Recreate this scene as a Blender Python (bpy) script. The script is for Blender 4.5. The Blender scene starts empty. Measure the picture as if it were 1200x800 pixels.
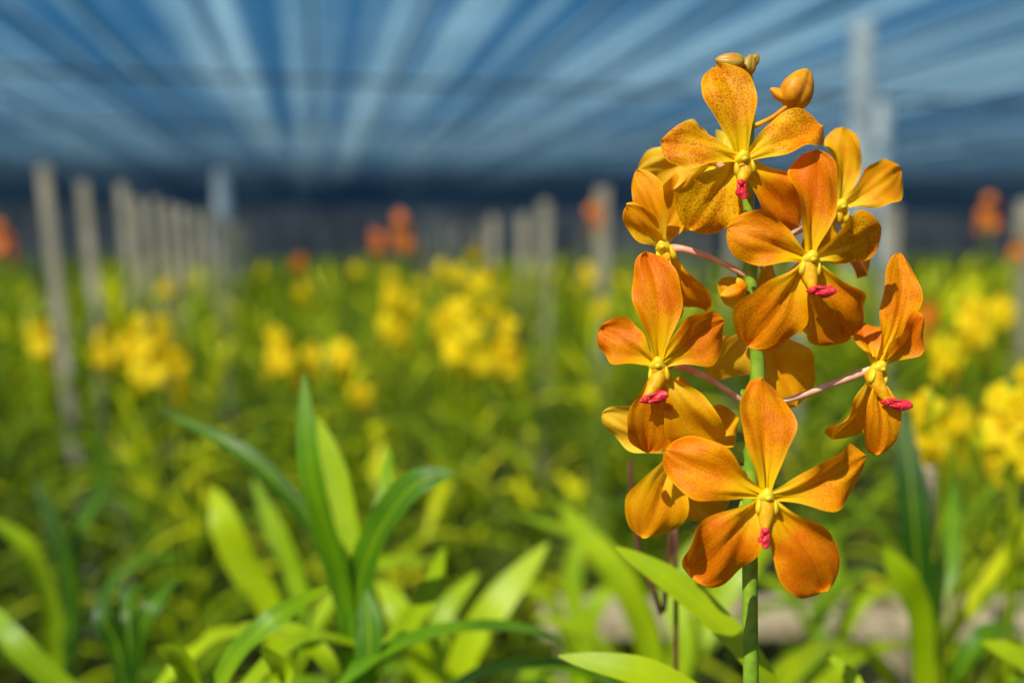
import bpy, math, random
import numpy as np
from mathutils import Vector, Matrix, noise
random.seed(7); np.random.seed(7)
scene = bpy.context.scene

# ------------------------------------------------------------------ camera
CAM = Vector((0, 0, 1.2)); LENS = 35.0; F = 1200*LENS/36.0
yaw = math.radians(-11.15); pitch = math.radians(-5.14)
fw = Vector((-math.sin(yaw)*math.cos(pitch), math.cos(yaw)*math.cos(pitch), math.sin(pitch)))
rt = Vector((math.cos(yaw), math.sin(yaw), 0)); up = rt.cross(fw)
def P(x, y, d):
    return CAM + (fw + rt*((x-600)/F) + up*((400-y)/F))*d
cd = bpy.data.cameras.new("camera"); cam = bpy.data.objects.new("camera", cd)
scene.collection.objects.link(cam); scene.camera = cam
m = Matrix((rt, up, -fw)).transposed().to_4x4(); m.translation = CAM
cam.matrix_world = m
cd.lens = LENS; cd.sensor_width = 36; cd.clip_start = 0.01; cd.clip_end = 500
D0 = 0.33
cd.dof.use_dof = True; cd.dof.focus_distance = D0-0.010; cd.dof.aperture_fstop = 4.4

# ------------------------------------------------------------------ mesh builder
class MB:
    def __init__(s): s.v=[]; s.f=[]; s.uv=[]; s.c=[]; s.m=[]
    def grid(s, pts, uvs, mat=0, c=0.5, wrap=False):
        nr=len(pts); nc=len(pts[0]); b=len(s.v)
        for r in range(nr):
            for k in range(nc):
                s.v.append(tuple(pts[r][k])); s.uv.append(uvs[r][k]); s.c.append(c)
        for r in range(nr-1):
            for k in range(nc if wrap else nc-1):
                k2=(k+1)%nc
                s.f.append((b+r*nc+k, b+r*nc+k2, b+(r+1)*nc+k2, b+(r+1)*nc+k)); s.m.append(mat)
    def tube(s, pts, radii, n=10, mat=0, c=0.5):
        pts=[Vector(p) for p in pts]; G=[]; U=[]
        t0=(pts[1]-pts[0]).normalized()
        a=t0.orthogonal().normalized()
        for i,p in enumerate(pts):
            t=(pts[min(i+1,len(pts)-1)]-pts[max(i-1,0)]).normalized()
            a=(a-t*a.dot(t)).normalized(); b=t.cross(a)
            G.append([p+(a*math.cos(q)+b*math.sin(q))*radii[i] for q in [2*math.pi*k/n for k in range(n)]])
            U.append([(k/n, i/(len(pts)-1)) for k in range(n)])
        s.grid(G,U,mat,c,True)
    def ell(s, ctr, ax, ay, az, mat=0, c=0.5, nu=16, nv=10, fn=None):
        G=[];U=[]
        for i in range(nv+1):
            th=math.pi*(0.01+0.98*i/nv); row=[];ur=[]
            for k in range(nu):
                ph=2*math.pi*k/nu
                x,y,z=math.sin(th)*math.cos(ph),math.sin(th)*math.sin(ph),math.cos(th)
                if fn: x,y,z=fn(x,y,z)
                row.append(ctr+ax*x+ay*y+az*z); ur.append((k/nu,i/nv))
            G.append(row);U.append(ur)
        s.grid(G,U,mat,c,True)
    def arrays(s):
        return (np.array(s.v,dtype=np.float32),np.array(s.f,dtype=np.int32),np.array(s.uv,dtype=np.float32),np.array(s.c,dtype=np.float32),np.array(s.m,dtype=np.int32))
    def build(s, name, mats, parent=None, smooth=True):
        return build_arrays(name, *s.arrays(), mats, parent, smooth)
def build_arrays(name, V, Fc, UV, C, M, mats, parent=None, smooth=True):
    me=bpy.data.meshes.new(name)
    me.vertices.add(len(V)); me.vertices.foreach_set("co",V.ravel())
    nf=len(Fc); me.loops.add(nf*4); me.loops.foreach_set("vertex_index",Fc.ravel())
    me.polygons.add(nf); me.polygons.foreach_set("loop_start",np.arange(0,nf*4,4,dtype=np.int32))
    me.polygons.foreach_set("loop_total",np.full(nf,4,dtype=np.int32))
    me.polygons.foreach_set("material_index",M)
    me.polygons.foreach_set("use_smooth",np.full(nf,smooth,dtype=bool))
    me.update(calc_edges=True)
    uvl=me.uv_layers.new(name="UVMap"); uvl.data.foreach_set("uv",UV[Fc.ravel()].ravel())
    at=me.attributes.new("rnd",'FLOAT','POINT'); at.data.foreach_set("value",C)
    for mt in mats: me.materials.append(mt)
    me.validate()
    ob=bpy.data.objects.new(name,me); scene.collection.objects.link(ob)
    if parent: ob.parent=parent
    return ob
def empty(name):
    e=bpy.data.objects.new(name,None); scene.collection.objects.link(e); e.empty_display_size=.05; return e
def bez(pts, n):
    """Catmull-Rom through the points"""
    pts=[Vector(p) for p in pts]; q=[pts[0]*2-pts[1]]+pts+[pts[-1]*2-pts[-2]]; out=[]
    segs=len(pts)-1
    for i in range(n+1):
        t=i/n*segs; k=min(int(t),segs-1); t-=k
        a,b,c,d=q[k:k+4]
        out.append(0.5*((2*b)+(c-a)*t+(2*a-5*b+4*c-d)*t*t+(3*b-a-3*c+d)*t**3))
    return out

# ------------------------------------------------------------------ materials
def newmat(name):
    mt=bpy.data.materials.new(name); mt.use_nodes=True; nt=mt.node_tree
    for n in list(nt.nodes): nt.nodes.remove(n)
    return mt,nt,nt.nodes,nt.links
def node(nt,t,**k):
    n=nt.nodes.new(t)
    for a,b in k.items():
        if a.startswith("_"): setattr(n,a[1:],b)
        else: n.inputs[a].default_value=b
    return n
def mixc(nt,fac,a,b,mode='MIX'):
    n=nt.nodes.new('ShaderNodeMix'); n.data_type='RGBA'; n.blend_type=mode
    for sock,val in ((n.inputs['Factor'],fac),(n.inputs[6],a),(n.inputs[7],b)):
        if isinstance(val,(int,float)): sock.default_value=val
        elif isinstance(val,tuple): sock.default_value=val+(1,) if len(val)==3 else val
        else: nt.links.new(val,sock)
    return n.outputs[2]
def ramp(nt,src,stops,interp='LINEAR'):
    n=nt.nodes.new('ShaderNodeValToRGB'); cr=n.color_ramp; cr.interpolation=interp
    while len(cr.elements)<len(stops): cr.elements.new(0.5)
    for e,(p,c) in zip(cr.elements,stops):
        e.position=p; e.color=(c,c,c,1) if isinstance(c,(int,float)) else c+(1,)
    nt.links.new(src,n.inputs[0]); return n.outputs[0]
def mth(nt,op,a,b=0.0,clamp=False):
    n=nt.nodes.new('ShaderNodeMath'); n.operation=op; n.use_clamp=clamp
    for s,v in zip(n.inputs,(a,b)):
        if isinstance(v,(int,float)): s.default_value=v
        else: nt.links.new(v,s)
    return n.outputs[0]
def finish(nt,col,rough=0.5,trans=0.3,tcol=None,bump=None,bstr=0.3,bdist=0.0002,spec=0.5,coat=0):
    p=node(nt,'ShaderNodeBsdfPrincipled'); p.inputs['Roughness'].default_value=rough
    p.inputs['Specular IOR Level'].default_value=spec
    L=nt.links
    if isinstance(col,tuple): p.inputs['Base Color'].default_value=col+(1,)
    else: L.new(col,p.inputs['Base Color'])
    if bump is not None:
        b=node(nt,'ShaderNodeBump'); b.inputs['Strength'].default_value=bstr; b.inputs['Distance'].default_value=bdist
        L.new(bump,b.inputs['Height']); L.new(b.outputs[0],p.inputs['Normal'])
    o=node(nt,'ShaderNodeOutputMaterial')
    if trans>0:
        t=node(nt,'ShaderNodeBsdfTranslucent'); tc=tcol if tcol is not None else col
        if isinstance(tc,tuple): t.inputs[0].default_value=tc+(1,)
        else: L.new(tc,t.inputs[0])
        x=node(nt,'ShaderNodeMixShader'); x.inputs[0].default_value=trans
        L.new(p.outputs[0],x.inputs[1]); L.new(t.outputs[0],x.inputs[2]); L.new(x.outputs[0],o.inputs[0])
    else: L.new(p.outputs[0],o.inputs[0])

def petal_mat(name, ground, deep, speck, amt, base, vn=.14, spscale=1500):
    mt,nt,N,L=newmat(name)
    uv=node(nt,'ShaderNodeUVMap'); sep=node(nt,'ShaderNodeSeparateXYZ'); L.new(uv.outputs[0],sep.inputs[0])
    u,v=sep.outputs[0],sep.outputs[1]
    at=node(nt,'ShaderNodeAttribute'); at.attribute_name="rnd"
    ge=node(nt,'ShaderNodeNewGeometry')
    big=node(nt,'ShaderNodeTexNoise'); big.inputs['Scale'].default_value=90; big.inputs['Detail'].default_value=3; L.new(ge.outputs[0],big.inputs[0])
    f=mth(nt,'ADD',big.outputs[0],mth(nt,'MULTIPLY',mth(nt,'SUBTRACT',at.outputs['Fac'],0.5),0.30))
    au=mth(nt,'ABSOLUTE',mth(nt,'SUBTRACT',u,0.5))
    f=mth(nt,'ADD',f,mth(nt,'MULTIPLY',mth(nt,'SUBTRACT',v,0.60),0.28))
    col=mixc(nt,ramp(nt,f,[(0.32,0.0),(0.70,0.95)]),ground,deep)
    wob=node(nt,'ShaderNodeTexNoise'); wob.inputs['Scale'].default_value=260; wob.inputs['Detail'].default_value=1; L.new(ge.outputs[0],wob.inputs[0])
    w=mth(nt,'ADD',mth(nt,'MULTIPLY',u,52.0),mth(nt,'ADD',mth(nt,'MULTIPLY',big.outputs[0],10.0),mth(nt,'MULTIPLY',wob.outputs[0],5.0)))
    vein=mth(nt,'POWER',mth(nt,'ABSOLUTE',mth(nt,'SINE',w)),6.0)
    col=mixc(nt,mth(nt,'MULTIPLY',vein,vn),col,speck)
    mid=ramp(nt,au,[(0.0,0.38),(0.03,0.0)])
    col=mixc(nt,mid,col,speck)
    sp=node(nt,'ShaderNodeTexNoise'); sp.inputs['Scale'].default_value=spscale; sp.inputs['Detail'].default_value=2; sp.inputs['Roughness'].default_value=0.6; L.new(ge.outputs[0],sp.inputs[0])
    md=node(nt,'ShaderNodeTexNoise'); md.inputs['Scale'].default_value=180; md.inputs['Detail'].default_value=2; L.new(ge.outputs[0],md.inputs[0])
    thr=mth(nt,'ADD',sp.outputs[0],mth(nt,'MULTIPLY',mth(nt,'SUBTRACT',md.outputs[0],0.5),0.35))
    spm=ramp(nt,thr,[(0.48,0.0),(0.60,1.0)])
    vv=ramp(nt,v,[(0.08,0.1),(0.35,1.0),(1.0,1.0)])
    col=mixc(nt,mth(nt,'MULTIPLY',mth(nt,'MULTIPLY',spm,amt),vv),col,speck)
    rim=mth(nt,'MAXIMUM',ramp(nt,au,[(0.45,0.0),(0.5,0.9)]),ramp(nt,v,[(0.95,0.0),(1.0,0.9)]))
    col=mixc(nt,rim,col,ground)
    col=mixc(nt,ramp(nt,v,[(0.06,1.0),(0.20,0.65),(0.42,0.0)]),col,base)
    bmp=mth(nt,'ADD',mth(nt,'MULTIPLY',vein,-0.14),mth(nt,'MULTIPLY',sp.outputs[0],0.9))
    tc=mixc(nt,0.35,col,(0.98,0.38,0.001))
    finish(nt,col,0.48,0.33,tc,bmp,0.5,0.0003,0.16)
    return mt
pet_or=petal_mat("petal_orange",(0.97,0.40,0.0005),(0.86,0.205,0.0004),(0.60,0.075,0.0004),0.42,(0.96,0.64,0.003),.12,1700)
pet_sp=petal_mat("petal_speckled",(0.97,0.53,0.002),(0.90,0.33,0.001),(0.54,0.09,0.001),0.75,(0.96,0.66,0.006),.06,1800)
pet_pl=petal_mat("petal_pale",(0.97,0.54,0.004),(0.92,0.34,0.001),(0.76,0.18,0.001),0.32,(0.96,0.70,0.03),.10,1700)
pet_yl=petal_mat("petal_yellow_back",(0.97,0.72,0.05),(0.94,0.50,0.010),(0.86,0.36,0.008),0.2,(0.96,0.80,0.14),.10,1700)

def simple(name,c1,c2,scale,rough=0.5,trans=0.0,bstr=0.3,bdist=0.001,spec=0.5,detail=4,c3=None):
    mt,nt,N,L=newmat(name)
    ge=node(nt,'ShaderNodeNewGeometry'); n=node(nt,'ShaderNodeTexNoise'); n.inputs['Scale'].default_value=scale; n.inputs['Detail'].default_value=detail
    L.new(ge.outputs[0],n.inputs[0])
    stops=[(0.35,c1),(0.65,c2)]
    if c3: stops.append((0.8,c3))
    finish(nt,ramp(nt,n.outputs[0],stops),rough,trans,None,n.outputs[0],bstr,bdist,spec)
    return mt
yellow=simple("column_yellow",(0.96,0.84,0.04),(0.95,0.70,0.015),350,0.42,0.3,0.3,0.0002,.35)
red=simple("lip_red",(0.72,0.008,0.02),(0.90,0.06,0.09),700,0.38,0.12,0.8,0.0006,.4)
throat=simple("lip_orange",(0.95,0.62,0.01),(0.92,0.36,0.005),500,0.45,0.25,0.3,0.0002,.3)
stemm=simple("stem_green",(0.16,0.34,0.015),(0.30,0.47,0.03),220,0.42,0.08,0.3,0.0003)
pedic=simple("pedicel_blush",(0.88,0.62,0.38),(0.80,0.34,0.22),160,0.4,0.15,0.25,0.0002)
budm=simple("bud_skin",(0.90,0.42,0.01),(0.76,0.28,0.01),400,0.45,0.2,0.4,0.0003,.35,c3=(0.55,0.13,0.01))
budg=simple("bud_green",(0.46,0.36,0.03),(0.58,0.24,0.02),400,0.45,0.1,0.4,0.0003,c3=(0.36,0.10,0.01))
farY=simple("flower_yellow",(0.97,0.84,0.012),(0.96,0.64,0.004),60,0.6,0.35,0.1,0.001,.2)
farO=simple("flower_orange",(0.92,0.28,0.01),(0.85,0.17,0.01),60,0.5,0.3,0.1,0.001)
spike=simple("spike_dark_red",(0.10,0.03,0.02),(0.16,0.06,0.03),120,0.5,0,0.3,0.0005)
def leafmat(name,dark,mid,light,rough=0.36,tr=.36,spec=.4):
    mt,nt,N,L=newmat(name)
    at=node(nt,'ShaderNodeAttribute'); at.attribute_name="rnd"
    uv=node(nt,'ShaderNodeUVMap'); sep=node(nt,'ShaderNodeSeparateXYZ'); L.new(uv.outputs[0],sep.inputs[0])
    ge=node(nt,'ShaderNodeNewGeometry'); n=node(nt,'ShaderNodeTexNoise'); n.inputs['Scale'].default_value=35; n.inputs['Detail'].default_value=4; L.new(ge.outputs[0],n.inputs[0])
    f=mth(nt,'ADD',at.outputs['Fac'],mth(nt,'MULTIPLY',mth(nt,'SUBTRACT',n.outputs[0],0.5),0.6),True)
    col=ramp(nt,f,[(0.0,dark),(0.5,mid),(1.0,light)])
    vein=mth(nt,'POWER',mth(nt,'ABSOLUTE',mth(nt,'SINE',mth(nt,'MULTIPLY',sep.outputs[0],45.0))),4.0)
    col=mixc(nt,mth(nt,'MULTIPLY',vein,0.24),col,dark)
    col=mixc(nt,ramp(nt,mth(nt,'ABSOLUTE',mth(nt,'SUBTRACT',sep.outputs[0],0.5)),[(0.0,0.6),(0.05,0.0)]),col,light)
    tc=mixc(nt,0.45,col,(0.42,0.60,0.004))
    finish(nt,col,rough,tr,tc,vein,0.2,0.0005,spec)
    return mt
leafm=leafmat("orchid_leaf",(0.014,0.075,0.004),(0.13,0.32,0.003),(0.48,0.64,0.004),.38,.34,.34)
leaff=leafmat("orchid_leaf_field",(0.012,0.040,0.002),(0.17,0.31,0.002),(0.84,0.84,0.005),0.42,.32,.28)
concrete=simple("weathered_concrete",(0.24,0.23,0.17),(0.42,0.39,0.30),9,0.85,0,0.5,0.004,0.3,6)
whitep=simple("pale_post_paint",(0.76,0.84,0.86),(0.86,0.90,0.90),4,0.6,0,0.2,0.003,0.4,5)
woodm=simple("weathered_wood",(0.26,0.21,0.12),(0.54,0.45,0.30),30,0.8,0,0.6,0.003,0.3,6)
soil=simple("nursery_soil",(0.012,0.010,0.007),(0.045,0.034,0.02),6,0.95,0,0.9,0.03,0.2,8,c3=(0.10,0.08,0.05))
metal=simple("grey_cable",(0.03,0.035,0.045),(0.06,0.07,0.08),5,0.6,0,0.1,0.001)

# ------------------------------------------------------------------ main orchid
S=D0/F   # size of one drawing unit at the plant
def smooth(x): x=max(0,min(1,x)); return x*x*(3-2*x)
def tepal(mb, base, tip, width, nrm, bulge=0.12, cup=0.10, roll=0.0, peak=0.66, claw=0.24, mat=0, bend=0.0, seed=0, back=0.0):
    base=Vector(base); tip=Vector(tip); d=tip-base; Ln=d.length; dn=d.normalized()
    n=(nrm-dn*nrm.dot(dn)).normalized(); side=dn.cross(n).normalized()
    cr,sr=math.cos(roll),math.sin(roll); s2=side*cr+n*sr; n2=n*cr-side*sr
    NR,NC=34,17; G=[];U=[]; rng=random.Random(seed)
    ph1,ph2,ph3=[rng.uniform(0,6.28) for _ in range(3)]
    asy=rng.uniform(-0.09,0.09)
    tw=rng.uniform(-0.45,0.45); crk=rng.uniform(.6,1.6)
    for i in range(NR+1):
        q=i/NR; t=1-(1-q)**1.55*1.0 if q>0 else 0.0
        t=0.55*q+0.45*t if q<1 else 1.0
        if t<peak: f=claw+(1-claw)*smooth(t/peak)**0.95
        else: f=max(0.0,1-((t-peak)/(1-peak))**2.15)**0.55
        f=max(f,0.012)
        arch=bulge*Ln*(math.sin(math.pi*min(t,1)*0.85)*1.0) - bulge*Ln*t*0.45 - back*Ln*t**3
        ctr=base+dn*(Ln*t)+n*arch+side*(bend*Ln*math.sin(math.pi*t))
        row=[];ur=[]
        a=tw*t; sa=s2*math.cos(a)+n2*math.sin(a); na=n2*math.cos(a)-s2*math.sin(a)
        for k in range(NC):
            s=-1+2*k/(NC-1)
            ed=1+0.05*math.sin(5*t*3.1+ph1+s*1.3)+0.04*math.sin(13*t+ph2)*(1 if s>0 else -1)+asy*s
            w=width/2*f*ed
            z=cup*width*(s*s-0.25)*f*(1.0-0.6*t) - 0.07*width*math.exp(-(s/0.13)**2)*(1-0.6*t)
            z+=abs(s)**2.5*width*0.11*crk*math.sin(9*t+ph3+(2.0 if s>0 else 0))*smooth(t*1.6)
            z-=abs(s)**3*width*0.14*smooth((t-0.5)*2)
            z+=width*0.045*math.sin(4*s+7*t+ph2)+width*.010*math.sin(14*s+5*t+ph1)
            row.append(ctr+sa*(s*w)+na*z); ur.append((k/(NC-1),t))
        G.append(row);U.append(ur)
    mb.grid(G,U,mat,rng.uniform(.1,.9))

orchid=empty("orange_orchid_plant")
PM=[pet_or,pet_sp,pet_pl,pet_yl,yellow,red,throat]
# name, centre, depth cm from stem(-=front), facing tilt (right,up), tepals [(tip x,tip y,width,depth_cm,roll,mat,peak,claw,bend)], lip
flowers=[
 ("flower_top",(869,187),-1.7,(0.05,-0.05),[
   (843,73,55,-1.5,0.15,1,.70,.28,.03),(775,164,46,-1.6,-0.25,1,.66,.24,.0),(966,146,50,-1.9,0.3,1,.62,.22,-.04),
   (808,270,66,-1.0,-0.1,1,.66,.28,.02),(938,266,60,-1.0,0.2,0,.66,.28,0)],((869,222),12,-80)),
 ("flower_center",(948,304),-2.3,(0.1,0.0),[
   (958,174,53,-2.1,-0.2,0,.62,.20,.0),(854,266,56,-2.2,0.2,0,.64,.20,.0),(1034,266,54,-2.5,-0.25,1,.62,.20,.03),
   (877,407,70,-1.7,0.15,0,.66,.20,.0),(994,401,68,-1.6,-0.1,0,.66,.22,.0)],((962,341),16,-4)),
 ("flower_left",(771,428),-1.3,(-0.15,0.05),[
   (757,294,52,-1.2,0.1,0,.58,.22,.05),(703,383,48,-0.9,0.2,0,.60,.20,.0),(849,374,56,-1.5,-0.3,0,.60,.20,.0),
   (758,532,54,-0.8,0.2,0,.62,.22,.02),(842,524,58,-1.0,-0.15,2,.64,.22,.03)],((766,466),17,12)),
 ("flower_bottom",(897,582),-2.6,(0.0,0.12),[
   (894,441,58,-2.0,0.0,0,.62,.22,.0),(780,527,60,-2.2,0.3,0,.60,.18,-.03),(1018,533,54,-2.3,-0.25,0,.62,.20,.07),
   (812,679,74,-2.6,0.2,0,.66,.20,.02),(970,694,72,-2.6,-0.2,0,.66,.20,-.02)],((896,629),12,-90)),
 ("flower_right",(1026,432),-0.8,(0.40,0.05),[
   (1060,296,38,-0.8,0.2,0,.62,.26,.03),(1000,368,38,0.4,0.2,0,.60,.28,.0),(1083,370,36,-1.5,-0.2,0,.64,.22,.05),
   (978,518,44,0.3,0.0,2,.62,.26,-.03),(1031,533,44,-0.9,-0.1,0,.64,.24,.02)],((1050,473),18,-10)),
 ("flower_upper_right",(982,243),1.8,(0.25,0.0),[
   (990,148,44,1.8,0.1,2,.62,.28,.02),(1058,196,50,1.6,0.35,2,.66,.24,.03),(1018,323,56,2.2,0.1,0,.64,.26,.02),
   (948,200,40,2.0,0.1,2,.62,.28,.0),(945,300,40,2.2,0.0,2,.62,.28,.0)],None),
 ("flower_upper_left",(779,290),0.4,(-0.45,0.05),[
   (745,199,38,0.2,0.2,2,.56,.30,.04),(735,242,34,-0.5,0.2,2,.60,.30,.0),(798,262,26,1.3,0.4,2,.60,.30,.0),
   (828,367,42,1.3,-0.2,0,.60,.26,.03),(786,374,38,-0.1,0.1,2,.62,.28,.02)],None),
 ("flower_behind_top",(838,186),2.0,(-0.3,0.1),[
   (748,200,50,1.9,0.2,3,.62,.28,.0),(782,264,52,2.0,0.2,2,.60,.28,.03),(790,150,42,2.2,0.2,3,.62,.28,.0),
   (868,150,36,2.2,0.2,3,.62,.28,.0),(860,262,44,2.2,0.0,2,.62,.28,.0)],None),
 ("flower_lower_left",(792,530),1.2,(-0.35,0.1),[
   (707,484,46,1.0,0.3,3,.60,.30,.0),(752,630,70,1.0,0.2,2,.62,.26,-.03),(796,440,40,1.4,0.2,2,.60,.28,.0),
   (866,488,50,1.6,0.2,2,.60,.28,.0),(838,612,58,1.8,0.0,2,.62,.28,.0)],None),
 ("flower_behind_middle",(888,378),1.2,(0.15,-0.2),[
   (934,476,78,0.8,-0.1,2,.62,.26,.0),(830,447,64,1.2,0.1,3,.62,.28,.03),(966,360,46,1.5,0.1,3,.62,.28,.0),
   (846,326,30,1.4,0.3,2,.60,.34,.0),(902,300,40,1.8,0.0,2,.62,.28,.0)],None),
]
STEM=[(877,84,0.0),(879,130,0),(877,200,0),(878,270,0),(880,330,0),(886,400,0),(888,440,0),(884,500,0),(880,560,0),(879,640,0),(879,720,0),(880,800,0),(880,900,0)]
def PD(x,y,dc): return P(x,y,D0+dc/100)
for fi,(nm,c,dc,tilt,teps,lip) in enumerate(flowers):
    mb=MB(); C=PD(c[0],c[1],dc)
    n=(-fw+rt*tilt[0]+up*tilt[1]).normalized()
    order=[0.0,0.05,0.06,-0.04,-0.06]
    for ti,(x,y,w,td,roll,mt,pk,cl,bd) in enumerate(teps):
        T=PD(x,y,td); dn=(T-C).normalized()
        b=C+dn*(3*S)+n*(order[ti]*0.01)
        tepal(mb,b,T,w*S*1.05/max(0.8,math.cos(roll)),n,bulge=0.10 if ti<3 else 0.14,cup=0.16,roll=roll,peak=pk,claw=cl,mat=mt,bend=bd,seed=fi*10+ti,back=0.05)
    upv=(PD(teps[0][0],teps[0][1],teps[0][3])-C).normalized(); upv=(upv-n*upv.dot(n)).normalized(); sd=upv.cross(n)
    def hood(x,y,z):
        w=1.0-0.30*y-0.10*math.cos(3*math.atan2(y,x))
        return (x*w, y*(1+.1*z)-0.15*x*x, z+0.25*y)
    mb.ell(C+n*5*S+upv*1*S,sd*9.5*S,upv*9*S,n*9*S,4,nu=24,nv=16,fn=hood)
    mb.ell(C+n*12.5*S-upv*1*S,sd*3.6*S,upv*3*S,n*3*S,4)
    for sg in (-1,1):   # side lobes
        mb.ell(C+sd*sg*8.5*S+n*5*S-upv*10*S,sd*3.6*S+n*sg*1*S,upv*9*S,n*6*S,4,fn=lambda x,y,z:(x*(1-0.4*y),y,z))
    if lip:
        (lx,ly),hl,ang=lip; Lc=PD(lx,ly,dc-0.40); a=math.radians(ang)
        ld=(rt*math.cos(a)+up*math.sin(a)-fw*0.15).normalized(); lw=ld.cross(n).normalized(); ln=lw.cross(ld)
        start=Lc-ld*hl*S*0.85
        mb.tube(bez([C-upv*4*S,C-upv*14*S+n*3*S,(start*.6+Lc*.4)+n*1*S],10),[10*S,11*S,11*S,11*S,10.5*S,10*S,9*S,8*S,7*S,5*S,4*S],14,6)
        mb.tube(bez([C-upv*7*S+n*9*S,C-upv*15*S+n*9*S,Lc-ld*hl*0.4*S+n*3*S],6),[2*S,3.4*S,3.8*S,3.2*S,2.6*S,2*S,1*S],10,4)
        def blade(x,y,z):
            k=.72+.30*math.sin(z*2.0+.3)+.07*math.sin(7*z+2*x)
            return (x*k+0.14*math.sin(z*6), y*(1-0.25*z)*k-0.28*abs(x)+0.30*z*z+.08*math.sin(9*z), z+.1*y)
        mb.ell(Lc,lw*7.5*S,ln*5*S,ld*hl*S,5,nu=24,nv=20,fn=blade)
        for sg in (-1,1): mb.ell(Lc+lw*sg*3.4*S+ln*3.0*S-ld*hl*0.15*S,lw*2.0*S,ln*2.2*S,ld*hl*0.5*S,5)
        mb.ell(Lc-ld*hl*.55*S+ln*3*S,lw*4.5*S,ln*4*S,ld*4*S,5)
    else:
        mb.ell(C-upv*12*S+n*5*S,sd*5*S,n*4*S,upv*8*S,6)
    mb.build(nm,PM,orchid)
# pedicels
mb=MB()
peds=[((869,187),-1.7,215,0),((948,304),-2.3,345,0),((897,582),-2.6,600,0),((982,243),1.8,290,0),((838,186),2.0,215,0),((792,530),1.2,560,0),((888,378),1.2,415,0)]
for (x,y),dc,sy,_ in peds:
    A=PD(878 if sy<380 else 884,sy,0); B=PD(x,y,dc)+fw*0.002
    Mi=(A+B)/2+fw*(0.004 if dc<0 else -0.003)-up*0.002
    mb.tube(bez([A,Mi,B],12),[2.4*S+2.2*S*(i/12)for i in range(13)],10,0)
for pts in ([(880,326,0),(842,306,-.1),(806,293,0.0),(786,291,0.3)],[(870,470,-0.1),(838,448,-0.5),(806,432,-0.9),(786,428,-1.2)],[(884,474,0.0),(925,468,-0.3),(975,450,-0.5),(1020,433,-0.7)]):
    q=bez([PD(*p) for p in pts],16); mb.tube(q,[(3.2+1.9*(i/16)**1.5+0.3*math.sin(i))*S for i in range(17)],12,0)
mb.build("pedicels",[pedic],orchid)
# stem
mb=MB(); q=bez([PD(*p) for p in STEM]+[PD(882,1200,0.4)],90)
q.append(Vector((q[-1].x+.01,q[-1].y+.01,0.0)))
rad=[]
for i in range(len(q)):
    r=(4.6+4.4*min(1,i/45))*S
    if i in (8,17,26,35,43,52,60): r*=1.22
    rad.append(r)
mb.tube(q,rad,16,0)
for y in (215,290,330,415,470,560,600,660):   # bracts at the nodes
    A=PD(878 if y<380 else 881,y,-0.0); sg=1 if (y//5)%2 else -1
    tepal(mb,A+rt*sg*6*S,A+rt*sg*12*S+up*14*S,11*S,(-fw+rt*sg*.5).normalized(),mat=0,peak=.35,claw=.7)
mb.build("stem",[stemm],orchid)
# buds
mb=MB()
def bud(x,y,dc,ang,ln,wd,mat,beak=0.0):
    C=PD(x,y,dc); a=math.radians(ang); d=rt*math.cos(a)+up*math.sin(a); s=d.cross(-fw)
    def fn(X,Y,Z):
        ph=math.atan2(Y,X); k=(1-0.25*Z-.12*max(0,Z)**3)*(1+0.07*math.cos(3*ph)-.10*math.exp(-(math.sin((ph-1.2)/2)/.10)**2)); return X*k+.12*Z*Z,Y*k,Z
    mb.ell(C,s*wd*S,-fw*wd*S,d*ln*S,mat,nu=36,nv=20,fn=fn)
bud(855,73,-0.5,175,17,10,1); bud(877,76,-0.1,80,12,8.5,1); bud(884,70,0.3,60,8,6,1)
bud(934,103,-0.2,65,25,19,0); bud(915,112,-0.2,150,15,7,0); bud(858,343,-0.6,200,13,8,2); bud(868,334,-0.4,120,9,6,2)
mb.tube(bez([PD(880,150,0),PD(905,138,-.1),PD(926,122,-.2)],8),[3*S]*9,10,2)
mb.tube(bez([PD(878,92,0),PD(870,84,-.3),PD(862,76,-.5)],6),[3*S]*7,10,2)
mb.build("buds",[budm,budg,pet_pl],orchid)

# ------------------------------------------------------------------ leaves
def strap(mb, pts, width, hint, c=0.5, n=18, mat=0, fold=0.22, tipsharp=0.55, stripe=None):
    q=bez(pts,n); G=[];U=[]
    for i,p in enumerate(q):
        t=i/n; tg=(q[min(i+1,n)]-q[max(i-1,0)]).normalized()
        side=tg.cross(hint).normalized(); nn=side.cross(tg).normalized()
        f=min(1.0,0.62+0.6*t)*(1 if t<tipsharp else max(0.02,1-((t-tipsharp)/(1-tipsharp))**2.2)**0.75)
        w=width/2*f; row=[];ur=[]
        for k in range(7):
            s=-1+k/3
            row.append(p+side*(s*w*(1+0.02*math.sin(t*20+s)))+nn*(fold*w*(abs(s)**1.3-0.4)*(1.1-0.6*t)+w*0.05*math.sin(t*9+3*s))); ur.append((k/6,t))
        G.append(row);U.append(ur)
    mb.grid(G,U,mat,c)
H=(up*0.75-fw*0.75).normalized(); HS=(-fw+up*0.3-rt*0.3).normalized(); HU=(up-fw*0.25).normalized()
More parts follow.
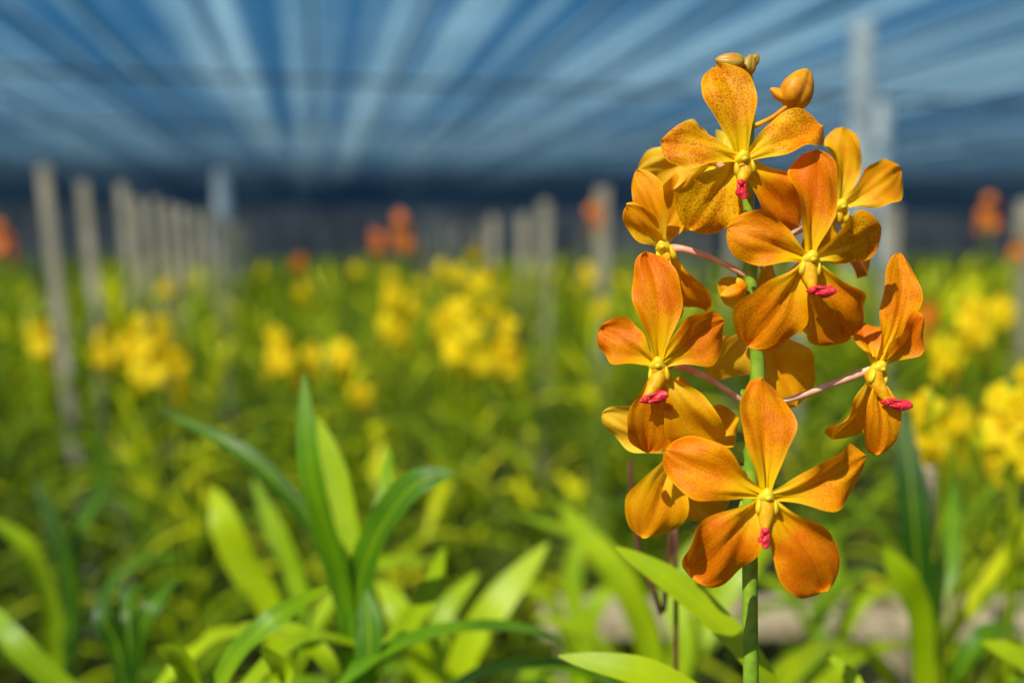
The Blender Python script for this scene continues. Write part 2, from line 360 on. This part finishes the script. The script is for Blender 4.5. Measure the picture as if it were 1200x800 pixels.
def plant(name, d, stem_xy, leaves, stem_r=0.006, soilz=0.0):
    mb=MB()
    b=P(stem_xy[0],stem_xy[1],d)
    top=b; q=bez([Vector((b.x+0.01,b.y+0.02,soilz)),Vector((b.x,b.y+.01,(b.z+soilz)/2)),top],20)
    mb.tube(q,[stem_r*(1.15-0.3*i/20) for i in range(21)],10,0,0.35)
    zs=b.z-0.05; k=0
    while zs>soilz+0.12:
        a=random.uniform(-0.5,0.5)+(math.pi if k%2 else 0)
        o=Vector((b.x,b.y,zs)); dr=Vector((math.cos(a),math.sin(a),0)); L=random.uniform(.14,.22)
        strap(mb,[o,o+dr*L*.4+Vector((0,0,L*.35)),o+dr*L*.8+Vector((0,0,L*.35)),o+dr*L*1.05+Vector((0,0,L*.12))],0.017,(Vector((0,0,1))-dr*.3).normalized(),random.uniform(.2,.7))
        zs-=0.045; k+=1
    for (pts,w,c,h) in leaves:
        pp=[P(x,y,d+dd) for x,y,dd in pts]
        strap(mb,pp,w*d/F,h,c)
    return mb.build(name,[leafm])
plant("orchid_plant",0.50,(412,800),[
 ([(412,800,0),(402,690,0),(372,590,-.01),(360,520,-.01),(356,438,0.0)],31,.42,HS),
 ([(412,760,0),(380,640,.01),(330,570,.02),(270,520,.03),(186,480,.05)],23,.15,H),
 ([(414,760,0),(424,670,0),(450,610,-.01),(485,568,-.02),(532,552,-.02)],46,.3,H),
 ([(420,740,.02),(412,640,.03),(395,560,.04),(372,488,.05)],34,.8,HS),
 ([(418,720,.03),(440,620,.04),(452,570,.05),(455,520,.07)],22,.6,HS),
 ([(420,830,-.03),(432,760,-.03),(430,690,-.02)],34,.35,HS),
 ([(425,800,-.02),(470,740,0),(500,700,.02),(520,640,.05)],30,.8,H),
 ([(405,830,-.02),(380,770,-.02),(330,735,0),(280,730,.03)],30,.85,HU)])
plant("orchid_plant",0.44,(235,850),[
 ([(235,850,0),(270,775,0),(320,725,0),(384,686,.02)],30,.65,H),
 ([(240,850,0),(215,780,-.01),(182,757,-.02)],26,.95,H),
 ([(245,860,0),(320,770,.03),(370,745,.05),(440,760,.06)],30,.8,HU),
 ([(250,860,0),(330,800,-.01),(305,756,-.02)],24,.95,H)],0.005)
plant("orchid_plant",0.56,(150,840),[
 ([(150,840,0),(138,760,0),(120,720,0),(131,672,.02)],28,.05,HS),
 ([(150,840,0),(160,750,0),(178,710,0),(208,676,.02)],28,.15,HS),
 ([(150,840,0),(150,740,0),(150,700,.01),(168,682,.02)],30,.1,HS),
 ([(150,860,0),(80,810,0),(20,755,.0),(-20,700,.02)],30,.7,H),
 ([(150,840,0),(200,790,0),(250,745,.02),(330,735,.04)],32,1.0,HU)])
plant("orchid_plant",0.78,(330,800),[
 ([(330,800,0),(316,710,0),(284,660,0),(262,610,0),(250,572,.02)],42,1.0,HS),
 ([(335,800,0),(350,700,.02),(330,640,.03),(296,560,.05)],30,.7,HS),
 ([(335,800,0),(390,700,.02),(450,660,.03),(520,655,.05)],34,.8,HU)])
plant("orchid_plant",0.68,(520,880),[
 ([(520,880,0),(540,780,0),(580,710,0),(642,636,.02)],42,1.0,H),
 ([(520,880,0),(500,790,0),(470,720,.0),(440,680,.02)],34,.95,HS),
 ([(520,880,0),(512,780,.02),(520,720,.03),(560,670,.05)],30,.8,HS),
 ([(520,880,0),(560,820,-.03),(600,790,-.05),(660,800,-.06)],36,.7,HU)])
plant("orchid_plant",0.85,(770,860),[
 ([(770,860,0),(760,760,0),(722,670,0),(654,590,.03)],38,.9,H),
 ([(775,860,0),(760,730,.02),(700,640,.04),(600,600,.08)],34,.8,HU),
 ([(770,860,0),(720,780,0),(680,740,0),(620,720,.0)],36,.95,HU),
 ([(770,860,0),(820,740,.02),(870,660,.03),(905,640,.05)],40,.9,HS),
 ([(770,860,0),(800,760,.0),(790,690,.02),(830,620,.03)],34,.8,HS)])
plant("orchid_plant",0.40,(905,880),[
 ([(930,850,.0),(880,770,-.005),(800,690,-.0),(722,640,.01)],38,.92,H),
 ([(915,900,0),(860,850,-.02),(760,790,-.02),(654,768,-.01)],38,.92,H),
 ([(925,900,0),(980,840,0),(1000,800,.01),(968,764,.02)],24,.9,H)],0.005)
plant("orchid_plant",0.66,(1085,860),[
 ([(1085,860,0),(1078,700,0),(1070,590,.0),(1058,475,.02)],36,.0,HS),
 ([(1085,860,0),(1090,720,.02),(1110,660,.03),(1120,560,.04)],28,.5,HS),
 ([(1085,860,0),(1080,730,-.02),(1060,680,-.03),(1036,640,-.03)],32,.85,HS),
 ([(1085,860,0),(1120,790,-.02),(1160,740,-.02),(1200,735,0)],30,.3,HU)])
plant("orchid_plant",0.50,(1260,850),[
 ([(1260,850,0),(1225,800,0),(1190,768,0),(1150,752,0)],30,.95,H),
 ([(1260,850,0),(1235,830,0),(1205,815,0),(1180,790,0)],28,.8,H)],0.005)
# plants crossing in front of the bench and in the dark gap at the left
plant("orchid_plant",1.02,(960,830),[
 ([(960,830,0),(950,760,0),(925,700,0),(880,668,.02)],28,.8,HU),
 ([(960,830,0),(985,750,.0),(1010,700,.0),(1048,690,.02)],28,.9,HU),
 ([(960,830,0),(955,740,.02),(975,680,.03),(965,610,.04)],26,.6,HS)])
plant("orchid_plant",1.05,(675,840),[
 ([(675,840,0),(665,760,0),(640,700,0),(590,675,.02)],28,.9,HU),
 ([(675,840,0),(690,750,.0),(705,700,.0),(740,680,.02)],28,.7,HU),
 ([(675,840,0),(680,740,.02),(670,680,.03),(690,600,.04)],26,.8,HS)])
plant("orchid_plant",0.92,(70,800),[
 ([(70,800,0),(60,720,0),(30,640,0),(-10,606,.02)],26,.8,HU),
 ([(70,800,0),(85,700,.0),(70,630,.0),(40,560,.02)],26,.05,HS),
 ([(70,800,0),(110,720,.02),(160,660,.03),(215,650,.04)],24,.3,HU),
 ([(70,760,0),(85,640,.02),(120,570,.03),(110,500,.03)],24,.1,HS)])

# field of orchids -------------------------------------------------------------
def variant(h, far):
    mb=MB(); nseg=4 if far else 6
    mb.tube([Vector((0,0,0)),Vector((0.01,0,h*.5)),Vector((0,0,h*0.93))],[.009,.008,.005],5,0,.3)
    z=h*(0.25 if not far else .45); k=0; base=random.uniform(0,6.28)
    while z<h*0.97:
        a=base+(math.pi if k%2 else 0)+random.gauss(0,.35); L=random.uniform(.14,.30)*(0.8 if z>h*.85 else 1)
        w=random.uniform(.016,.028)*(1.3 if far else 1); el=random.uniform(.6,1.2) if z<h*.88 else random.uniform(1.0,1.45)
        bend=random.uniform(.5,1.9)*(0.6 if z>h*.88 else 1)
        dr=np.array((math.cos(a),math.sin(a),0)); sd=np.array((-math.sin(a),math.cos(a),0)); p=np.array((0,0,z)); G=[];U=[]
        c=min(1,max(0,random.gauss(.42,.44)+0.95*(z/h-.75)))  # lower leaves darker: shade inside the canopy put into the colour
        tw=random.uniform(-.6,.6)
        for i in range(nseg+1):
            t=i/nseg; e=el-bend*t; f=(0.7+.3*t*2 if t<.5 else max(.06,1-((t-.5)/.5)**2.2)); ww=w/2*f
            nn=-dr*math.sin(e)+np.array((0,0,1))*math.cos(e); s2=sd*math.cos(tw*t)+nn*math.sin(tw*t)
            G.append([p-s2*ww+nn*ww*.3,p,p+s2*ww+nn*ww*.3]); U.append([(0,t),(.5,t),(1,t)])
            p=p+(dr*math.cos(e)+np.array((0,0,1))*math.sin(e))*L/nseg
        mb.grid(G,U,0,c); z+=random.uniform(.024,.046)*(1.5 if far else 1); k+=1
    return mb.arrays()
near_v=[variant(1.0,False) for _ in range(12)]; far_v=[variant(1.0,True) for _ in range(10)]
def field(name, pts, variants):
    Vs=[];Fs=[];Us=[];Cs=[];off=0
    for (x,y,z0,sc,dc) in pts:
        V,Fc,UV,C,M=random.choice(variants); a=random.uniform(0,6.28); ca,sa=math.cos(a),math.sin(a)
        lx,ly=random.gauss(0,.06),random.gauss(0,.06)
        X=V[:,0]*ca-V[:,1]*sa; Y=V[:,0]*sa+V[:,1]*ca; Z=V[:,2]*sc
        Vs.append(np.stack([X+x+lx*Z,Y+y+ly*Z,Z+z0],1)); Fs.append(Fc+off); Us.append(UV); Cs.append(np.clip(C+dc,0,1)); off+=len(V)
    Fa=np.concatenate(Fs).astype(np.int32)
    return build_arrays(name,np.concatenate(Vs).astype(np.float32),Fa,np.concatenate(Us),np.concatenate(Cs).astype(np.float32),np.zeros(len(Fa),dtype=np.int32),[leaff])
pn=[];pf=[]
y=0.9
while y<9:
    x=-1.2-0.45*y
    while x<1.6+1.0*y:
        px=x+random.uniform(-.10,.10); py=y+random.uniform(-.10,.10)
        dep=Vector((px,py,0)).dot(Vector((fw.x,fw.y,0)))
        lat=Vector((px,py,0)).dot(rt)
        clump=noise.noise(Vector((px*1.6,py*1.1,3.3)))
        if dep>1.3 and random.random()<0.48+clump*.9:
            hh=0.70+0.26*smooth((dep-1.1)/2.4)+random.uniform(-.16,.08)+.16*clump
            pn.append((px,py,0,hh,random.uniform(-.25,.2)+.5*clump+ (-0.45 if (lat/dep<-0.36 and dep<3.0) else 0)))  # near left plants darkened, shading put into their leaf colour
        x+=0.19
    y+=0.2
y=9
while y<44:
    x=-4-0.42*y; st=0.30+0.012*y
    while x<4+0.85*y:
        pf.append((x+random.uniform(-.12,.12),y+random.uniform(-.12,.12),0,0.94+random.uniform(-.16,.12),random.uniform(-.2,.2))); x+=st
    y+=0.38+0.012*y
print("plants",len(pn),len(pf))
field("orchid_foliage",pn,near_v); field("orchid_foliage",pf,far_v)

# flowering orchids in the field ------------------------------------------------
def spray(name, x, y0, y1, d, wpx, mat, n=14, size=0.028):
    top=P(x,y0,d); bot=P(x,y1,d); mb=MB(); h=(top-bot).length; w=wpx*d/F/2
    g=Vector((bot.x+.02,bot.y+.03,0)); mb.tube(bez([g,(g+bot)/2+Vector((.01,0,0)),bot,top],20),[.006-.004*i/20 for i in range(21)],7,1,.5)
    for i in range(n):
        t=(i+.5)/n; a=i*2.4; r=max(0.004,(w-size*.6))*(1-.45*t)*random.uniform(.6,1.15)
        c=bot.lerp(top,t)+Vector((math.cos(a)*r,math.sin(a)*r,random.uniform(-.01,.01))); nn=(Vector((math.cos(a),math.sin(a),random.uniform(-.2,.5)))-fw*.5).normalized()
        ps=c-nn*.005; mb.tube([bot.lerp(top,max(0,t-.05)),ps],[.0012,.0012],5,1,.6)
        u0=(Vector((0,0,1))-nn*nn.z).normalized(); s0=u0.cross(nn); sz=size*(1-.3*t)*random.uniform(.8,1.1)
        for k in range(5):
            b=math.pi/2+k*2*math.pi/5; dd=u0*math.sin(b)+s0*math.cos(b); sd=dd.cross(nn); G=[];U=[]
            for j in range(6):
                tt=j/5; f=(.3,.55,.85,1,.8,.1)[j]; cc=c+dd*sz*tt+nn*sz*.18*math.sin(3*tt)
                G.append([cc-sd*sz*.36*f+nn*sz*.05,cc,cc+sd*sz*.36*f+nn*sz*.05]);U.append([(0,tt),(.5,tt),(1,tt)])
            mb.grid(G,U,0,.5)
        mb.ell(c+nn*.003,s0*.003,u0*.003,nn*.005,0,nu=6,nv=4)
    zz=bot.z-.05
    for k in range(12):
        a=(math.pi if k%2 else 0)+random.gauss(0,.4); L=random.uniform(.18,.28); dr=Vector((math.cos(a),math.sin(a),0)); o=Vector((g.x-.01,g.y-.015,zz-.12))
        strap(mb,[o,o+dr*L*.4+Vector((0,0,L*.4)),o+dr*L*.8+Vector((0,0,L*.42)),o+dr*L*1.1+Vector((0,0,L*.15))],.020,(Vector((0,0,1))-dr*.3).normalized(),random.uniform(.2,.8),8,1)
        zz-=.05
    return mb.build(name,[mat,leaff])
sp=[(560,303,445,1.50,90,20),(535,345,440,1.55,50,10),(180,375,455,1.5,74,13),(205,400,450,1.5,40,6),(328,392,442,1.5,52,8),(400,405,438,1.5,36,5),(366,408,440,1.5,30,4),(462,330,405,1.8,52,12),(516,365,405,1.8,34,6),
          (595,385,440,1.5,46,8),(48,375,420,1.7,42,7),(422,455,477,1.4,24,3),(120,385,430,1.8,34,6),(150,390,430,1.7,34,6),(690,310,345,2.6,30,5),
          (1188,445,560,0.78,92,11),(1108,400,450,0.95,44,6),(1140,345,420,1.3,52,8),(1172,350,390,1.5,44,6),(1090,465,545,0.74,56,5),(1120,480,530,1.1,30,4)]
for i in range(22):
    d=random.uniform(2.4,6); x=random.uniform(120,1190); y0=295+random.uniform(12,60)/(d*.35)
    sp.append((x,y0,y0+random.uniform(50,90)/d,d,random.uniform(50,90)/d,random.randint(3,6)))
for a in sp:
    spray("yellow_orchid_plant",a[0],a[1],a[2],a[3],a[4],farY,a[5],0.026 if a[3]>1 else 0.022)
for a in [(472,255,295,2.6,44,8),(442,275,300,2.8,26,5),(697,240,275,3.0,30,6),(1158,232,272,2.8,40,8),(1192,285,308,2.4,28,4),(2,265,306,2.4,44,8),(350,300,325,2.9,24,4),(1085,365,410,1.8,26,4)]:
    spray("tall_orange_orchid_plant",*a[:5],farO,a[5],0.026)

# ------------------------------------------------------------------ posts, stakes
def post(name, x, y, h, w, mat, z0=0.0, round_=False, lean=0):
    mb=MB(); n=12 if round_ else 4; pts=[Vector((x+lean*t*h,y,z0+(h-z0)*t)) for t in [i/8 for i in range(9)]]
    r=w/2*(1 if round_ else 1.35)
    mb.tube(pts,[r*(1+.05*math.sin(3*i+x*7)) for i in range(9)],n,0)
    mb.tube([pts[-1]-Vector((0,0,.001)),pts[-1]+Vector((0,0,w*.12)),pts[-1]+Vector((0,0,w*.14))],[r,r*.7,.0005],n,0)
    ob=mb.build(name,[mat],smooth=round_); return ob
for i in range(16): post("bed_post",-0.685+random.uniform(-.02,.02)+.004*i,3.2+i*0.46,1.445+random.uniform(-.02,.02),.036,concrete,lean=-.06+random.uniform(-.01,.01)+.003*i)
for i in range(10): post("bed_post",1.16+random.uniform(-.04,.04),4.1+i*0.8,1.43+random.uniform(-.04,.04),.050,concrete,lean=random.uniform(-.02,.02))
for i in range(8): post("bed_post",2.9+random.uniform(-.06,.06),3.6+i*1.0,1.43+random.uniform(-.04,.04),.055,concrete,lean=random.uniform(-.02,.02))
for i in range(4): post("bed_post",4.9,6.2+i*2.0,1.5+random.uniform(-.05,.05),.08,concrete)
NETH=3.2
for (x,d,w,h) in [(262,24,.36,NETH-0.05),(1004,8.8,.21,NETH-.02),(1029,13,.2,NETH-.02)]:
    p=P(x,295,d); post("support_post",p.x,p.y,h,w,whitep,round_=True)
p=P(1097,700,.72); post("wooden_stake",p.x,p.y,P(1093,545,.72).z,.011,woodm,round_=True,lean=-.01)
mb=MB(); q=bez([P(738,540,.43),P(748,640,.43),P(775,720,.43),P(792,830,.43)]+[Vector((P(800,830,.43).x,P(800,830,.43).y,0.0))],30)
mb.tube(q,[.0011]*31,8,0); mb.build("old_flower_spike",[spike])
# timber plant bench in the middle distance on the right
bench=empty("timber_plant_bench")
def box(mb,c,ax,ay,az,mat=0):
    b=len(mb.v)
    for sx in(-1,1):
        for sy in(-1,1):
            for sz in(-1,1): mb.v.append(tuple(c+ax*sx+ay*sy+az*sz)); mb.uv.append((0,0)); mb.c.append(.5)
    for f in((0,1,3,2),(4,6,7,5),(0,4,5,1),(2,3,7,6),(0,2,6,4),(1,5,7,3)): mb.f.append(tuple(b+i for i in f)); mb.m.append(mat)
Z=Vector((0,0,1)); r2=Vector((rt.x,rt.y,0)).normalized(); f2=Vector((fw.x,fw.y,0)).normalized()
bc=Vector((0,0,0))+f2*1.26+r2*0.50
mb=MB()
for k in range(2):
    box(mb,bc+f2*(k*.065)+Z*(0.715-.0*k),r2*.46,f2*.018,Z*.010)
mb.build("planks",[woodm],bench,False); mb=MB()
for sx in(-.42,0,.42):
    for k in (0,.065): box(mb,bc+r2*sx+f2*k+Z*.352,r2*.015,f2*.015,Z*.352)
mb.build("legs",[woodm],bench,False)
# ------------------------------------------------------------------ ground
mb=MB(); N_=120
G=[];U=[]
for i in range(N_+1):
    row=[];ur=[]
    for k in range(N_+1):
        a=(i/N_*2-1); b=(k/N_*2-1); x=math.copysign(abs(a)**3,a)*200; y=math.copysign(abs(b)**3,b)*200
        row.append(Vector((x,y,0.03*noise.noise(Vector((x*2,y*2,0))) if abs(x)<20 and abs(y)<20 else 0))); ur.append((i/N_,k/N_))
    G.append(row);U.append(ur)
mb.grid(G,U); mb.build("ground",[soil])

# ------------------------------------------------------------------ shade net roof
roof=empty("shade_net_roof")
mt,nt,N,L=newmat("shade_net")
ge=node(nt,'ShaderNodeNewGeometry')
def stretched(sx,sy,detail=3):
    mp=node(nt,'ShaderNodeMapping'); mp.inputs['Scale'].default_value=(sx,sy,1); L.new(ge.outputs[0],mp.inputs[0])
    n=node(nt,'ShaderNodeTexNoise'); n.inputs['Scale'].default_value=1; n.inputs['Detail'].default_value=detail; L.new(mp.outputs[0],n.inputs[0]); return n.outputs[0]
a1=stretched(5.2,0.04,1); a2=stretched(1.0,0.05,2); a3=stretched(.3,.25,2)
s=mth(nt,'ADD',mth(nt,'MULTIPLY',a1,0.66),mth(nt,'MULTIPLY',a2,0.34)); s=mth(nt,'ADD',mth(nt,'MULTIPLY',s,.80),mth(nt,'MULTIPLY',a3,.20))
dens=ramp(nt,s,[(0.42,0.0),(0.51,0.30),(0.61,1.0)])
tcol=mixc(nt,dens,(0.006,0.14,0.33),(0.44,0.80,0.98))
tl=node(nt,'ShaderNodeBsdfTranslucent'); L.new(tcol,tl.inputs[0])
df=node(nt,'ShaderNodeBsdfDiffuse'); df.inputs[0].default_value=(.01,.06,.12,1)
mx=node(nt,'ShaderNodeMixShader'); mx.inputs[0].default_value=.10; L.new(tl.outputs[0],mx.inputs[1]); L.new(df.outputs[0],mx.inputs[2])
tr=node(nt,'ShaderNodeBsdfTransparent')
mx2=node(nt,'ShaderNodeMixShader'); L.new(ramp(nt,dens,[(0,.22),(1,.42)]),mx2.inputs[0]); L.new(mx.outputs[0],mx2.inputs[1]); L.new(tr.outputs[0],mx2.inputs[2])
o=node(nt,'ShaderNodeOutputMaterial'); L.new(mx2.outputs[0],o.inputs[0])
netm=mt
X0,X1,Y0,Y1=-26,48,6.2,46
mb=MB(); G=[];U=[]
for i in range(75):
    row=[];ur=[]
    for k in range(81):
        x=X0+(X1-X0)*i/74; y=Y0+(Y1-Y0)*k/80
        row.append(Vector((x,y,NETH+0.03*math.sin(x*3.1)*1+.04*noise.noise(Vector((x*.8,y*.8,0)))))); ur.append((x,y))
    G.append(row);U.append(ur)
mb.grid(G,U); mb.build("net_sheet",[netm],roof)
fold,nt,N,L=newmat("added_strip_net")  # material of strips added below the net to darken it
finish(nt,(.05,.06,.075),.9,.5,(.12,.165,.22))
mb=MB(); y=Y0+.2
while y<Y1:
    hgt=.0065*random.uniform(.85,1.15)
    mb.grid([[Vector((X0,y,NETH-.08)),Vector((X1,y,NETH-.08))],[Vector((X0,y+.003,NETH-.08-hgt)),Vector((X1,y+.003,NETH-.08-hgt))]],[[(0,0),(1,0)],[(0,1),(1,1)]]); y+=.10
mb.build("added_net_strips",[fold],roof)  # added strips, their overlap dims the net towards the horizon
mb=MB(); x=X0
while x<X1:
    mb.tube([Vector((x,Y0,NETH-.05)),Vector((x,Y1,NETH-.05))],[.018,.018],6); x+=random.choice((.9,1.4,.6))
for y in (11.5,16,24): mb.tube([Vector((X0,y,NETH-.11)),Vector((X1,y,NETH-.11))],[.022,.022],6)
mb.build("cables",[metal],roof)
curt,nt,N,L=newmat("added_curtain"); 
ge=node(nt,'ShaderNodeNewGeometry'); nn=node(nt,'ShaderNodeTexNoise'); nn.inputs['Scale'].default_value=.6; L.new(ge.outputs[0],nn.inputs[0])
finish(nt,ramp(nt,nn.outputs[0],[(.3,(.11,.125,.14)),(.7,(.23,.24,.25))]),.9,.4)
mb=MB()  # end curtain added for the dark band at the horizon, sides added with it
for (ax,ay,bx,by) in ((X0,Y1,X1,Y1),(X0,Y0,X0,Y1),(X1,Y0,X1,Y1)):
    Gt=[]
    for k in range(201):
        t=k/200; dx=.15*math.sin(k*1.9); px=ax+(bx-ax)*t; py=ay+(by-ay)*t
        if ay==by: py+=dx
        else: px+=dx
        Gt.append((Vector((px,py,0)),Vector((px,py,NETH)))); 
    mb.grid([[g[0] for g in Gt],[g[1] for g in Gt]],[[(k/200,0) for k in range(201)],[(k/200,1) for k in range(201)]])
mb.build("added_curtains",[curt],roof)

# ------------------------------------------------------------------ light
sv=(rt*-0.46-Vector((fw.x,fw.y,0))*0.56+Vector((0,0,1))*0.80).normalized()
el=math.asin(sv.z); az=math.atan2(sv.x,sv.y)
w=bpy.data.worlds.new("World"); scene.world=w; w.use_nodes=True; nt=w.node_tree
bg=nt.nodes['Background']; sk=nt.nodes.new('ShaderNodeTexSky'); sk.sky_type='NISHITA'; sk.sun_disc=False
sk.sun_elevation=el; sk.sun_rotation=az; nt.links.new(sk.outputs[0],bg.inputs[0]); bg.inputs[1].default_value=0.075
ld=bpy.data.lights.new("sun",'SUN'); ld.energy=5.0; ld.angle=math.radians(.5); ld.color=(1,.95,.84)
lo=bpy.data.objects.new("sun",ld); scene.collection.objects.link(lo); lo.rotation_euler=sv.to_track_quat('Z','Y').to_euler()
scene.view_settings.view_transform='Standard'; scene.view_settings.look='None'; scene.view_settings.exposure=0
